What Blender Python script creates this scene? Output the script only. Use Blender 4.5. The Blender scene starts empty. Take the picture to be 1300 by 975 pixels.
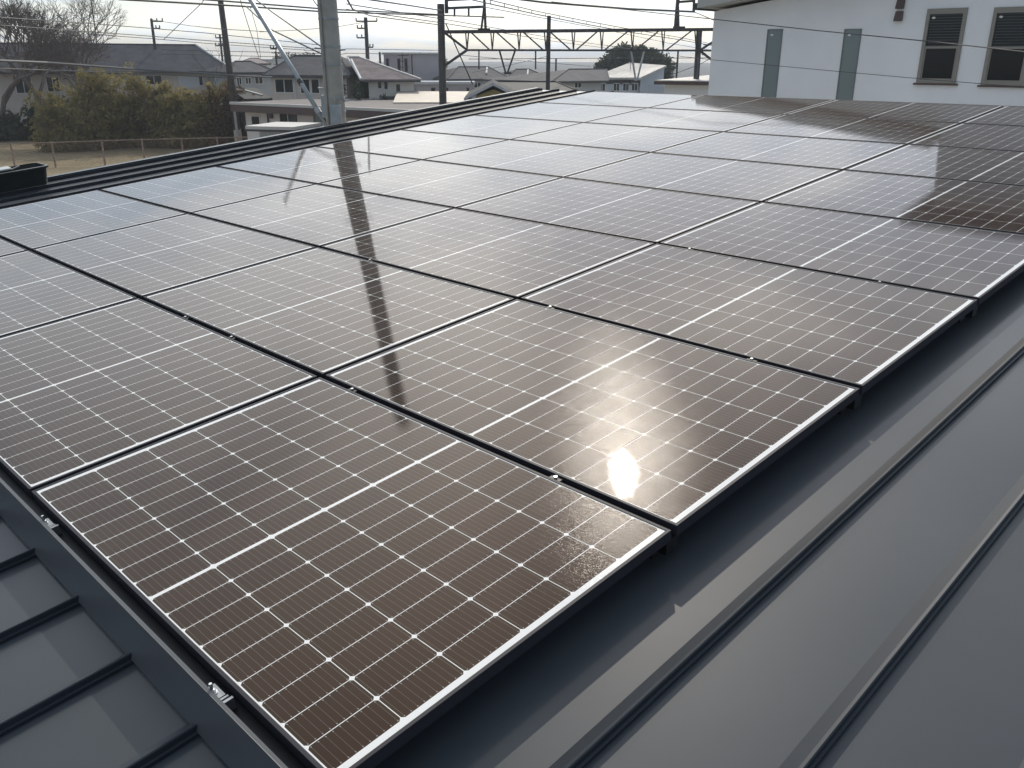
import bpy, math, random
from mathutils import Vector, Matrix
import numpy as np
S = bpy.context.scene
COL = S.collection
random.seed(7)
R = math.radians
# ------------------------------------------------------------------ camera, sky, sun, exposure
ZR = 5.163                                   # height of the roof-plane origin above the ground
TH = R(5.7); CT, ST = math.cos(TH), math.sin(TH)   # roof pitch (one in ten)
RCW = Matrix(((0.70756950, 0.24977332, -0.66102851),
              (0.70663741, -0.24613268, 0.66338697),
              (0.00299564, -0.93649986, -0.35065515)))
RCW = Matrix(((0.70756950, 0.24977332, -0.66102851), (0.70663741, -0.24613268, 0.66338697), (0.00299564, -0.93649986, -0.35065515)))
CAM = Vector((1.1766, -0.68363, 1.33721 + ZR))
F = 1103.3                                   # focal length in photo pixels (1300 wide)
cd = bpy.data.cameras.new("camera"); cam = bpy.data.objects.new("camera", cd); COL.objects.link(cam)
cd.sensor_width = 36; cd.lens = 36 * F / 1300; cd.clip_start = 0.05; cd.clip_end = 6000
m3 = Matrix((RCW.col[0], -RCW.col[1], -RCW.col[2])).transposed()
cam.matrix_world = Matrix.Translation(CAM) @ m3.to_4x4()
S.camera = cam
SUN = Vector((-0.538, 0.618, 0.5734)).normalized()
EL = math.asin(SUN.z); AZ = math.atan2(SUN.x, SUN.y)
W = bpy.data.worlds.new("World"); S.world = W; W.use_nodes = True
nt = W.node_tree; nt.nodes.clear()
def wn(t, **k):
    n = nt.nodes.new(t)
    for a, b in k.items(): setattr(n, a, b)
    return n
def wm(op, a, b=None, c=None):
    n = wn('ShaderNodeMath', operation=op)
    for i, v in enumerate((a, b, c)):
        if v is None: continue
        if isinstance(v, (int, float)): n.inputs[i].default_value = v
        else: nt.links.new(v, n.inputs[i])
    return n.outputs[0]
sky = wn('ShaderNodeTexSky', sky_type='NISHITA', sun_disc=False, sun_elevation=EL, sun_rotation=AZ, air_density=1.0, dust_density=0.6, ozone_density=1.5)
tc = wn('ShaderNodeTexCoord'); sep = wn('ShaderNodeSeparateXYZ'); nt.links.new(tc.outputs['Generated'], sep.inputs[0])
dz = wm('MAXIMUM', sep.outputs[2], 0.0)
den = wm('ADD', dz, 0.09)
cmb = wn('ShaderNodeCombineXYZ')
nt.links.new(wm('DIVIDE', sep.outputs[0], den), cmb.inputs[0]); nt.links.new(wm('DIVIDE', sep.outputs[1], den), cmb.inputs[1])
noi = wn('ShaderNodeTexNoise'); noi.inputs['Scale'].default_value = 0.80; noi.inputs['Detail'].default_value = 7; noi.inputs['Roughness'].default_value = 0.55; noi.inputs['Distortion'].default_value = 0.4
nt.links.new(cmb.outputs[0], noi.inputs['Vector'])
rmp = wn('ShaderNodeMapRange', interpolation_type='SMOOTHSTEP'); nt.links.new(noi.outputs[0], rmp.inputs[0])
rmp.inputs[1].default_value = 0.40; rmp.inputs[2].default_value = 0.60; rmp.inputs[3].default_value = 0.30; rmp.inputs[4].default_value = 0.97
dot = wn('ShaderNodeVectorMath', operation='DOT_PRODUCT'); nt.links.new(tc.outputs['Generated'], dot.inputs[0]); dot.inputs[1].default_value = SUN
sd = wm('MAXIMUM', dot.outputs['Value'], 0.0)
lum = wm('ADD', wm('ADD', wm('MULTIPLY', wm('POWER', sd, 3.0), 11.5), 4.4), wm('ADD', wm('MULTIPLY', wm('POWER', sd, 24.0), 7.0), wm('MULTIPLY', wm('POWER', sd, 11.0), 8.0)))
n2 = wn('ShaderNodeTexNoise'); n2.inputs['Scale'].default_value = 0.42; n2.inputs['Detail'].default_value = 5; n2.inputs['Roughness'].default_value = 0.6; nt.links.new(cmb.outputs[0], n2.inputs['Vector'])
m2 = wn('ShaderNodeMapRange'); nt.links.new(n2.outputs[0], m2.inputs[0]); m2.inputs[1].default_value = 0.35; m2.inputs[2].default_value = 0.65; m2.inputs[3].default_value = 0.76; m2.inputs[4].default_value = 1.14
lum = wm('MULTIPLY', lum, m2.outputs[0])       # thin cloud is brightest round the sun
hot = wm('POWER', sd, 4.0)
cc = wn('ShaderNodeMix', data_type='RGBA'); nt.links.new(hot, cc.inputs[0])
cc.inputs[6].default_value = (0.87, 0.99, 1.11, 1); cc.inputs[7].default_value = (1.0, 0.965, 0.90, 1)
vm = wn('ShaderNodeVectorMath', operation='SCALE'); nt.links.new(cc.outputs[2], vm.inputs[0]); nt.links.new(lum, vm.inputs['Scale'])
low = wn('ShaderNodeMapRange', interpolation_type='SMOOTHSTEP'); nt.links.new(dz, low.inputs[0]); low.inputs[1].default_value = 0.0; low.inputs[2].default_value = 0.30; low.inputs[3].default_value = 0.58; low.inputs[4].default_value = 0.0
mx = wn('ShaderNodeMix', data_type='RGBA'); nt.links.new(wm('MAXIMUM', rmp.outputs[0], low.outputs[0]), mx.inputs[0]); nt.links.new(sky.outputs[0], mx.inputs[6]); nt.links.new(vm.outputs[0], mx.inputs[7])
bg = wn('ShaderNodeBackground'); bg.inputs[1].default_value = 0.122; nt.links.new(mx.outputs[2], bg.inputs[0])
wo = wn('ShaderNodeOutputWorld'); nt.links.new(bg.outputs[0], wo.inputs[0])
sl = bpy.data.lights.new("sun", 'SUN'); sl.energy = 2.0; sl.angle = R(0.53); sl.color = (1, 0.90, 0.77)
so = bpy.data.objects.new("sun", sl); COL.objects.link(so); so.rotation_euler = (-SUN).to_track_quat('-Z', 'Y').to_euler(); so.location = (0, 0, 40)
S.view_settings.view_transform = 'Standard'; S.view_settings.look = 'None'; S.view_settings.gamma = 1; S.view_settings.exposure = -0.05
S.cycles.use_denoising = True; S.cycles.max_bounces = 6; S.cycles.sample_clamp_indirect = 6

# ------------------------------------------------------------------ helpers
def ray(x, y): return (RCW @ Vector(((x - 650) / F, (y - 487.5) / F, 1))).normalized()
def at(x, y, D):                              # photo pixel + horizontal distance -> point
    d = ray(x, y); return CAM + d * (D / math.hypot(d.x, d.y))
def on_plane(x, y, p, n):
    d = ray(x, y); return CAM + d * ((p - CAM).dot(n) / d.dot(n))
def rf(X, v, n): return Vector((X, v * CT - n * ST, v * ST + n * CT + ZR))   # roof coordinates -> world
class MB:
    def __init__(s): s.v = []; s.f = []
    def add(s, vs, fs):
        b = len(s.v); s.v += [tuple(p) for p in vs]; s.f += [tuple(i + b for i in f) for f in fs]; return s
    def hexa(s, p):                            # 8 corners: bottom 4 ccw, top 4 ccw
        return s.add(p, [(3, 2, 1, 0), (4, 5, 6, 7), (0, 1, 5, 4), (1, 2, 6, 5), (2, 3, 7, 6), (3, 0, 4, 7)])
    def box(s, x0, x1, y0, y1, z0, z1, fn=None):
        p = [(x0, y0, z0), (x1, y0, z0), (x1, y1, z0), (x0, y1, z0), (x0, y0, z1), (x1, y0, z1), (x1, y1, z1), (x0, y1, z1)]
        if fn: p = [fn(*q) for q in p]
        return s.hexa(p)
    def tube(s, pts, rs, n=8, cap=True):
        pts = [Vector(p) for p in pts]
        if not isinstance(rs, (list, tuple)): rs = [rs] * len(pts)
        b = len(s.v); prev = None
        for i, p in enumerate(pts):
            t = (pts[min(i + 1, len(pts) - 1)] - pts[max(i - 1, 0)])
            t = t.normalized() if t.length > 1e-9 else Vector((0, 0, 1))
            if prev is None:
                a = t.cross(Vector((0, 0, 1)))
                if a.length < 0.05: a = t.cross(Vector((1, 0, 0)))
            else: a = prev - t * prev.dot(t)
            a.normalize(); prev = a; c = t.cross(a)
            for k in range(n):
                th = 2 * math.pi * k / n
                s.v.append(tuple(p + (a * math.cos(th) + c * math.sin(th)) * rs[i]))
        for i in range(len(pts) - 1):
            for k in range(n):
                k2 = (k + 1) % n
                s.f.append((b + i * n + k, b + i * n + k2, b + (i + 1) * n + k2, b + (i + 1) * n + k))
        if cap:
            s.f.append(tuple(b + k for k in reversed(range(n)))); s.f.append(tuple(b + (len(pts) - 1) * n + k for k in range(n)))
        return s
    def bar(s, p, q, w, h=None, up=(0, 0, 1)):
        p = Vector(p); q = Vector(q); h = h or w; t = (q - p).normalized()
        a = t.cross(Vector(up)); 
        if a.length < 1e-3: a = t.cross(Vector((1, 0, 0)))
        a.normalize(); b = a.cross(t); a = a * w / 2; b = b * h / 2
        return s.hexa([p - a - b, q - a - b, q + a - b, p + a - b, p - a + b, q - a + b, q + a + b, p + a + b])
    def build(s, name, mat, parent=None, smooth=False, local=False, bevel=0):
        org = Vector((0, 0, 0))
        if parent and not local:
            q = parent
            while q: org += q.location; q = q.parent
        me = bpy.data.meshes.new(name)
        me.from_pydata([tuple(Vector(p) - org) for p in s.v] if org.length else s.v, [], s.f); me.update()
        if smooth:
            for pl in me.polygons: pl.use_smooth = True
        o = bpy.data.objects.new(name, me); COL.objects.link(o)
        if mat: me.materials.append(mat)
        if parent: o.parent = parent
        if bevel:
            b = o.modifiers.new('bevel', 'BEVEL'); b.width = bevel; b.segments = 2; b.limit_method = 'ANGLE'
        return o
def tag(o, label=None, cat=None, group=None, kind=None):
    if label: o['label'] = label
    if cat: o['category'] = cat
    if group: o['group'] = group
    if kind: o['kind'] = kind
    return o
def empty(name, loc, label, cat, group=None, rx=0.0, rz=0.0):
    o = bpy.data.objects.new(name, None); COL.objects.link(o); o.location = loc; o.rotation_euler = (rx, 0, rz); o.empty_display_size = 0.2
    return tag(o, label, cat, group)
def dup(o, parent=None):
    c = o.copy(); COL.objects.link(c)
    if parent: c.parent = parent
    for ch in list(o.children): dup(ch, c)
    return c
# ---- materials
def mat(name, col, rough=0.6, metal=0.0, spec=0.5, nscale=0, namp=0.0, bump=0.0, bscale=40, coat=0, col2=None, cior=1.5, crough=0.03):
    m = bpy.data.materials.new(name); m.use_nodes = True; t = m.node_tree; p = t.nodes['Principled BSDF']
    p.inputs['Roughness'].default_value = rough; p.inputs['Metallic'].default_value = metal; p.inputs['Specular IOR Level'].default_value = spec
    p.inputs['Base Color'].default_value = (*col, 1)
    if coat: p.inputs['Coat Weight'].default_value = coat; p.inputs['Coat IOR'].default_value = cior; p.inputs['Coat Roughness'].default_value = crough
    if nscale:
        tcn = t.nodes.new('ShaderNodeTexCoord'); n = t.nodes.new('ShaderNodeTexNoise'); n.inputs['Scale'].default_value = nscale; n.inputs['Detail'].default_value = 6; n.inputs['Roughness'].default_value = 0.62
        t.links.new(tcn.outputs['Object'], n.inputs['Vector'])
        r = t.nodes.new('ShaderNodeMapRange'); r.inputs[1].default_value = 0.32; r.inputs[2].default_value = 0.68
        t.links.new(n.outputs[0], r.inputs[0])
        x = t.nodes.new('ShaderNodeMix'); x.data_type = 'RGBA'; t.links.new(r.outputs[0], x.inputs[0])
        c2 = col2 or tuple(min(1, c * (1 + namp)) for c in col); c1 = col if col2 else tuple(c * (1 - namp) for c in col)
        x.inputs[6].default_value = (*c1, 1); x.inputs[7].default_value = (*c2, 1)
        t.links.new(x.outputs[2], p.inputs['Base Color'])
    if bump:
        tcn = t.nodes.new('ShaderNodeTexCoord'); n = t.nodes.new('ShaderNodeTexNoise'); n.inputs['Scale'].default_value = bscale; n.inputs['Detail'].default_value = 4
        t.links.new(tcn.outputs['Object'], n.inputs['Vector'])
        b = t.nodes.new('ShaderNodeBump'); b.inputs['Strength'].default_value = bump; b.inputs['Distance'].default_value = 0.02
        t.links.new(n.outputs[0], b.inputs['Height']); t.links.new(b.outputs[0], p.inputs['Normal'])
    return m
def tile_mat(name, col, scale, axis='Z', amp=0.35, rough=0.55, vert=None):
    """courses of tiles / corrugation: wave bands along a local axis plus noise"""
    m = mat(name, col, rough, spec=0.15, nscale=1.3, namp=0.22); t = m.node_tree; p = t.nodes['Principled BSDF']
    tcn = t.nodes.new('ShaderNodeTexCoord'); w = t.nodes.new('ShaderNodeTexWave'); w.bands_direction = axis; w.wave_profile = 'SAW'; w.inputs['Scale'].default_value = scale
    t.links.new(tcn.outputs['Object'], w.inputs['Vector'])
    b = t.nodes.new('ShaderNodeBump'); b.inputs['Strength'].default_value = amp; b.inputs['Distance'].default_value = 0.05
    t.links.new(w.outputs[1], b.inputs['Height']); t.links.new(b.outputs[0], p.inputs['Normal'])
    return m
PL, PW = 1.7375, 1.127; PU, PV = 1.7575, 1.154
LIP = 0.0105
def panel_mat():
    m = bpy.data.materials.new('solar_cells_under_glass'); m.use_nodes = True; t = m.node_tree; p = t.nodes['Principled BSDF']; L = t.links
    def M(op, a, b=None, c=None):
        n = t.nodes.new('ShaderNodeMath'); n.operation = op
        for i, v in enumerate((a, b, c)):
            if v is None: continue
            if isinstance(v, (int, float)): n.inputs[i].default_value = v
            else: L.new(v, n.inputs[i])
        return n.outputs[0]
    tcn = t.nodes.new('ShaderNodeTexCoord'); s = t.nodes.new('ShaderNodeSeparateXYZ'); L.new(tcn.outputs['Object'], s.inputs[0])
    x, y = s.outputs[0], s.outputs[1]
    cw = 0.0927; ch = 0.1832
    xm = M('SUBTRACT', M('ABSOLUTE', M('SUBTRACT', x, PL / 2)), 0.0055)
    ym = M('SUBTRACT', y, (PW - 6 * ch) / 2)
    fx = M('MODULO', xm, cw); dx = M('MINIMUM', fx, M('SUBTRACT', cw, fx))
    fy = M('MODULO', ym, ch); dy = M('MINIMUM', fy, M('SUBTRACT', ch, fy))
    def lt(a, b): return M('LESS_THAN', a, b)
    gap = M('MAXIMUM', lt(dx, 0.00115), lt(dy, 0.00105))
    gap = M('MAXIMUM', gap, lt(M('ADD', dx, dy), 0.0092))
    out = M('MAXIMUM', M('MAXIMUM', lt(xm, 0.0), M('GREATER_THAN', xm, cw * 9)), M('MAXIMUM', lt(ym, 0.0), M('GREATER_THAN', ym, ch * 6)))
    white = M('MAXIMUM', gap, out)
    bp = ch / 10
    fb = M('MODULO', M('ADD', ym, bp / 2), bp); db = M('MINIMUM', fb, M('SUBTRACT', bp, fb))
    bus = M('MULTIPLY', lt(db, 0.00042), 0.24)
    pad = M('MULTIPLY', M('MULTIPLY', lt(db, 0.0013), lt(M('ABSOLUTE', M('SUBTRACT', dx, 0.006)), 0.0016)), 0.6)
    bus = M('MAXIMUM', bus, pad)
    # each cell its own slightly different tone, olive towards its rim
    ci = t.nodes.new('ShaderNodeCombineXYZ'); L.new(M('FLOOR', M('DIVIDE', M('SUBTRACT', x, PL / 2), cw)), ci.inputs[0]); L.new(M('FLOOR', M('DIVIDE', ym, ch)), ci.inputs[1])
    oi = t.nodes.new('ShaderNodeObjectInfo'); L.new(M('MULTIPLY', oi.outputs['Random'], 50.0), ci.inputs[2])
    wnn = t.nodes.new('ShaderNodeTexWhiteNoise'); wnn.noise_dimensions = '3D'; L.new(ci.outputs[0], wnn.inputs['Vector'])
    def mix(f, a, b):
        n = t.nodes.new('ShaderNodeMix'); n.data_type = 'RGBA'
        if isinstance(f, float): n.inputs[0].default_value = f
        else: L.new(f, n.inputs[0])
        for i, v in ((6, a), (7, b)):
            if isinstance(v, tuple): n.inputs[i].default_value = (*v, 1)
            else: L.new(v, n.inputs[i])
        return n.outputs[2]
    cell = mix(wnn.outputs[0], (0.024, 0.0128, 0.0085), (0.033, 0.0182, 0.0122))
    rim = M('MULTIPLY', lt(dy, 0.010), 0.5)
    cell = mix(rim, cell, (0.024, 0.022, 0.010))
    cell = mix(bus, cell, (0.50, 0.48, 0.45))
    ng = t.nodes.new('ShaderNodeTexNoise'); ng.inputs['Scale'].default_value = 480; ng.inputs['Detail'].default_value = 1; L.new(tcn.outputs['Object'], ng.inputs['Vector'])
    colr = mix(white, cell, (0.90, 0.90, 0.88))
    L.new(colr, p.inputs['Base Color'])
    p.inputs['IOR'].default_value = 1.29; p.inputs['Sheen Weight'].default_value = 0.04; p.inputs['Sheen Roughness'].default_value = 0.45; p.inputs['Sheen Tint'].default_value = (1.0, 0.66, 0.46, 1); p.inputs['Specular IOR Level'].default_value = 0.5
    p.inputs['Specular Tint'].default_value = (1.0, 0.68, 0.50, 1)
    p.inputs['Coat IOR'].default_value = 1.17; p.inputs['Coat Roughness'].default_value = 0.09
    # dust film: coat roughness varies a little
    nd = t.nodes.new('ShaderNodeTexNoise'); nd.inputs['Scale'].default_value = 2.2; nd.inputs['Detail'].default_value = 5; L.new(tcn.outputs['Object'], nd.inputs['Vector'])
    L.new(M('ADD', M('MULTIPLY', nd.outputs[0], 0.008), 0.011), p.inputs['Roughness'])
    L.new(M('ADD', M('MULTIPLY', nd.outputs[0], 0.24), 0.13), p.inputs['Coat Weight'])
    b = t.nodes.new('ShaderNodeBump'); b.inputs['Strength'].default_value = 1.0; b.inputs['Distance'].default_value = 0.000016
    b2 = t.nodes.new('ShaderNodeBump'); b2.inputs['Strength'].default_value = 1.0; b2.inputs['Distance'].default_value = 0.00022; L.new(ng.outputs[0], b2.inputs['Height']); L.new(b2.outputs[0], p.inputs['Coat Normal'])
    nf_ = t.nodes.new('ShaderNodeTexNoise'); nf_.inputs['Scale'].default_value = 900; nf_.inputs['Detail'].default_value = 1; L.new(tcn.outputs['Object'], nf_.inputs['Vector'])
    L.new(nf_.outputs[0], b.inputs['Height']); L.new(b.outputs[0], p.inputs['Normal'])
    return m
M_cells = panel_mat()
M_frame = mat('black_anodised_aluminium', (0.028, 0.028, 0.036), 0.58, metal=0.0, spec=0.3)
M_roof = mat('dark_grey_coated_steel', (0.058, 0.067, 0.077), 0.45, spec=0.2, coat=1.0, cior=1.16, crough=0.12, nscale=3.0, namp=0.04, bump=0.02, bscale=7)
M_seam = mat('dark_grey_steel_seam_painted_shade', (0.030, 0.037, 0.047), 0.5, spec=0.2, coat=1.0, cior=1.1, crough=0.2)  # roof steel with shade put into its colour, offsetting sun on the flanks
M_cover = mat('grey_coated_cover', (0.085, 0.091, 0.098), 0.40, spec=0.5, nscale=5, namp=0.05)
M_black = mat('matt_black_steel', (0.012, 0.012, 0.013), 0.5, spec=0.4)
M_zinc = mat('bright_zinc', (0.62, 0.64, 0.64), 0.28, metal=1.0)
M_alu = mat('dull_aluminium', (0.35, 0.36, 0.37), 0.4, metal=0.8)
M_conc = mat('weathered_concrete', (0.39, 0.365, 0.32), 0.85, nscale=3, namp=0.22, bump=0.15, bscale=60)
M_galv = mat('galvanised_steel', (0.36, 0.39, 0.41), 0.45, metal=0.6, nscale=8, namp=0.15)
M_dark = mat('dark_brown_painted_steel', (0.060, 0.052, 0.046), 0.6, nscale=3, namp=0.3)
M_steel = mat('dark_grey_lattice_steel', (0.050, 0.050, 0.056), 0.6, nscale=4, namp=0.3)
M_wire = mat('black_cable', (0.05, 0.05, 0.055), 0.6)
M_wireg = mat('grey_cable', (0.12, 0.125, 0.135), 0.6)
M_white = mat('white_render', (0.87, 0.875, 0.885), 0.9, nscale=0.8, namp=0.05, bump=0.12, bscale=90)
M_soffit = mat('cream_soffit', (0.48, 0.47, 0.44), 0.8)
M_glass = mat('window_glass', (0.010, 0.012, 0.013), 0.05, spec=0.35)
M_frost = mat('greenish_frosted_glass', (0.20, 0.245, 0.245), 0.22, spec=0.6)
M_bronze = mat('bronze_window_frame', (0.27, 0.25, 0.22), 0.5, spec=0.5)
M_brown = mat('brown_vent_metal', (0.10, 0.065, 0.060), 0.5)
M_beige = mat('beige_siding', (0.62, 0.55, 0.5), 0.85, nscale=0.7, namp=0.07)
M_cream = mat('cream_wall', (0.74, 0.7, 0.64), 0.85, nscale=0.7, namp=0.07)
M_pink = mat('pinkish_wall', (0.76, 0.69, 0.66), 0.85, nscale=0.7, namp=0.07)
M_purple = mat('greyish_purple_tile_wall', (0.41, 0.385, 0.41), 0.85, nscale=0.6, namp=0.08)
M_bluegrey = mat('blue_grey_wall', (0.5, 0.53, 0.56), 0.85, nscale=0.6, namp=0.08)
M_yellow = mat('ochre_gable_wall', (0.50, 0.40, 0.16), 0.85, nscale=1.0, namp=0.1)
M_rgrey = tile_mat('grey_slate_roof', (0.115, 0.115, 0.122), 9, rough=.8)
M_rdark = tile_mat('dark_tile_roof', (0.045, 0.050, 0.052), 7, rough=.7)
M_rpink = tile_mat('pinkish_brown_tile_roof', (0.30, 0.25, 0.24), 8, rough=.8)
M_rpale = tile_mat('pale_metal_roof', (0.52, 0.50, 0.46), 7, axis='X', amp=0.5, rough=0.45)
M_fascia = mat('maroon_brown_fascia', (0.115, 0.075, 0.070), 0.6, nscale=1.5, namp=0.1)
M_palecap = mat('pale_metal_capping', (0.55, 0.53, 0.50), 0.5)
M_trimw = mat('white_trim', (0.75, 0.75, 0.74), 0.6)
M_trimd = mat('dark_gutter', (0.06, 0.06, 0.06), 0.5)
M_tub = mat('black_plastic_tub', (0.014, 0.017, 0.016), 0.33, nscale=12, namp=0.3)
M_lid = mat('pale_grey_plastic_lid', (0.55, 0.58, 0.56), 0.4)
M_bark = mat('grey_brown_bark', (0.15, 0.12, 0.105), 0.9, nscale=8, namp=0.3)
M_fence = mat('rusty_fence_post', (0.34, 0.25, 0.20), 0.85, nscale=9, namp=0.35)
M_net = mat('rusty_fence_wire', (0.22, 0.14, 0.11), 0.85)
def leaf_mat(name, c1, c2):
    m = mat(name, c1, 0.7, spec=0.25, nscale=1.1, col2=c2); t = m.node_tree; p = t.nodes['Principled BSDF']
    tr = t.nodes.new('ShaderNodeBsdfTranslucent'); mxs = t.nodes.new('ShaderNodeMixShader'); mxs.inputs[0].default_value = 0.45
    src = p.inputs['Base Color'].links[0].from_socket; t.links.new(src, tr.inputs[0])
    o = t.nodes['Material Output']; t.links.new(p.outputs[0], mxs.inputs[1]); t.links.new(tr.outputs[0], mxs.inputs[2]); t.links.new(mxs.outputs[0], o.inputs[0])
    return m
M_leafo = leaf_mat('olive_bamboo_leaf', (0.165, 0.140, 0.05), (0.39, 0.325, 0.135))
M_leafb = leaf_mat('brownish_leaf', (0.10, 0.062, 0.032), (0.17, 0.12, 0.055))
M_leafd = leaf_mat('dark_evergreen_leaf', (0.022, 0.034, 0.018), (0.06, 0.075, 0.03))
M_leafc = leaf_mat('dark_conifer_leaf', (0.022, 0.045, 0.026), (0.035, 0.065, 0.035))

# ------------------------------------------------------------------ ground
def ground_mat():
    m = mat('dry_grass_field', (0.20, 0.155, 0.085), 0.95, nscale=0.35, col2=(0.30, 0.235, 0.13)); t = m.node_tree; p = t.nodes['Principled BSDF']
    tcn = t.nodes.new('ShaderNodeTexCoord'); n = t.nodes.new('ShaderNodeTexNoise'); n.inputs['Scale'].default_value = 5.0; n.inputs['Detail'].default_value = 8; t.links.new(tcn.outputs['Object'], n.inputs['Vector'])
    mp = t.nodes.new('ShaderNodeVectorMath'); mp.operation = 'DISTANCE'; t.links.new(tcn.outputs['Object'], mp.inputs[0]); mp.inputs[1].default_value = (-62, 32, 0)
    mr = t.nodes.new('ShaderNodeMapRange'); mr.inputs[1].default_value = 36; mr.inputs[2].default_value = 60; t.links.new(mp.outputs['Value'], mr.inputs[0])
    x2 = t.nodes.new('ShaderNodeMix'); x2.data_type = 'RGBA'; src = p.inputs['Base Color'].links[0].from_socket; t.links.new(mr.outputs[0], x2.inputs[0]); t.links.new(src, x2.inputs[6]); x2.inputs[7].default_value = (.16, .165, .16, 1); t.links.new(x2.outputs[2], p.inputs['Base Color'])
    b = t.nodes.new('ShaderNodeBump'); b.inputs['Strength'].default_value = 0.9; b.inputs['Distance'].default_value = 0.12; t.links.new(n.outputs[0], b.inputs['Height']); t.links.new(b.outputs[0], p.inputs['Normal'])
    return m
g = MB().add([(-1490, -390, 0), (1490, -390, 0), (1490, 1490, 0), (-1490, 1490, 0)], [(0, 1, 2, 3)]).build('ground', ground_mat()); tag(g, kind='structure')

# ------------------------------------------------------------------ our own roof
NR = -0.12                                     # roof sheet below the panel tops
XL, XR_, V0, V1 = -8.86, 3.6, -1.6, 9.98
hs = empty('house', (-2.5, 4.5, 0), 'dark grey standing seam metal roof that carries the solar panels', 'house')
mb = MB(); mb.box(XL, XR_, V0, V1, NR - 0.10, NR, rf); roof = mb.build('roof', M_roof, hs)
# seams: sloping left flank, upright right flank with a folded lip
PITCH = 0.3605; X0 = 0.262
def seam_mb(X, va, vb):
    prof = [(-0.052, NR), (-0.012, NR + 0.026), (-0.003, NR + 0.030), (0.0, NR + 0.028), (0.0, NR + 0.013), (0.006, NR + 0.011), (0.006, NR + 0.005), (0.0, NR + 0.004), (0.0, NR)]
    m = MB(); n = len(prof)
    vs = [rf(X + a, va, b) for a, b in prof] + [rf(X + a, vb, b) for a, b in prof]
    fs = [(i, i + 1, n + i + 1, n + i) for i in range(n - 1)] + [tuple(reversed(range(n))), tuple(range(n, 2 * n))]
    return m.add(vs, fs)
k0 = 10
for k in range(-9, 26):
    X = X0 - PITCH * k
    if X - 0.06 < XL or X > XR_: continue
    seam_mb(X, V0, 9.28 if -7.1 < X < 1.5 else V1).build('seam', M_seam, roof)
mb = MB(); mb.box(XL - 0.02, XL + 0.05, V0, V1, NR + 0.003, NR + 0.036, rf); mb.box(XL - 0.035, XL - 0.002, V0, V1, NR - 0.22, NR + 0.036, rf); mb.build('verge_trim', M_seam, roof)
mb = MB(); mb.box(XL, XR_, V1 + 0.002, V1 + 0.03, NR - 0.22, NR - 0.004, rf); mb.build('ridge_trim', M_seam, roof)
mb = MB()
ya, yb = rf(0, V0 + .4, 0).y, rf(0, V1 - .3, 0).y
za = rf(0, V0 + .4, NR - 0.12).z; zb = rf(0, V1 - .3, NR - 0.12).z
mb.hexa([(XL + .3, ya, 0), (XR_ - .3, ya, 0), (XR_ - .3, yb, 0), (XL + .3, yb, 0), (XL + .3, ya, za), (XR_ - .3, ya, za), (XR_ - .3, yb, zb), (XL + .3, yb, zb)])
mb.build('wall', M_cream, hs)

# ------------------------------------------------------------------ solar panels: eight rows of four
rows = ['front', 'second', 'third', 'fourth', 'fifth', 'sixth', 'seventh', 'back']
def frame_mb():
    m = MB(); H = 0.035; G = 0.0022
    m.box(0, LIP, 0, PW, -H, 0); m.box(PL - LIP, PL, 0, PW, -H, 0); m.box(LIP, PL - LIP, 0, LIP, -H, 0); m.box(LIP, PL - LIP, PW - LIP, PW, -H, 0)
    return m
fr0 = gl0 = None
cols_words = ['right end', 'second from the right end', 'second from the left end', 'left end']
for j in range(8):
    for i in range(4):
        rw = ('front' if j == 0 else 'back' if j == 7 else rows[j]) + ' row' + ('' if j in (0, 7) else ' from the front')
        if (j, i) == (0, 0): lab = 'nearest solar panel, dark brown cells in full view, lower middle of the picture'
        elif (j, i) == (1, 0): lab = 'solar panel carrying the bright sun glint, right end of the second row'
        elif (j, i) == (1, 1): lab = 'solar panel next to the sun glint panel, crossed by the dark pole reflection'
        else: lab = 'solar panel at the %s of the %s' % (cols_words[i], rw)
        e = empty('solar_panel', rf(-(PU * i + 0.004) - PL, PV * j + 0.008, 0), lab, 'solar panel', 'solar panels on the roof', rx=TH)
        if fr0 is None:
            fr0 = frame_mb().build('frame', M_frame, e, local=True, bevel=0.0006)
            gl0 = MB().box(LIP - .002, PL - LIP + .002, LIP - .002, PW - LIP + .002, -0.007, -0.0022).build('glass', M_cells, e, local=True)
        else:
            for o in (fr0, gl0):
                c = o.copy(); COL.objects.link(c); c.parent = e
# black rails under every gap between rows
for j in range(1, 9):
    v = PV * j - 0.002 if j < 8 else PV * 8 - 0.03
    mb = MB(); mb.box(-PU * 4 - 0.01, -0.012, v - 0.028, v + 0.028, -0.085, -0.038, rf)
    for q in range(12):
        X = X0 - PITCH * (1 + 1.7 * q)
        mb.box(X - .04, X + .04, v - .03, v + .03, NR + 0.002, -0.086, rf)
    o = mb.build('mounting_rail', M_black)
    rw = ['first', 'second', 'third', 'fourth', 'fifth', 'sixth', 'seventh'][j - 1] if j < 8 else ''
    tag(o, ('black mounting rail down in the %s gap between panel rows from the front' % rw) if j < 8 else 'black mounting rail under the rear edge of the back panel row', 'mounting rail', 'mounting rails under the panel rows')
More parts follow.
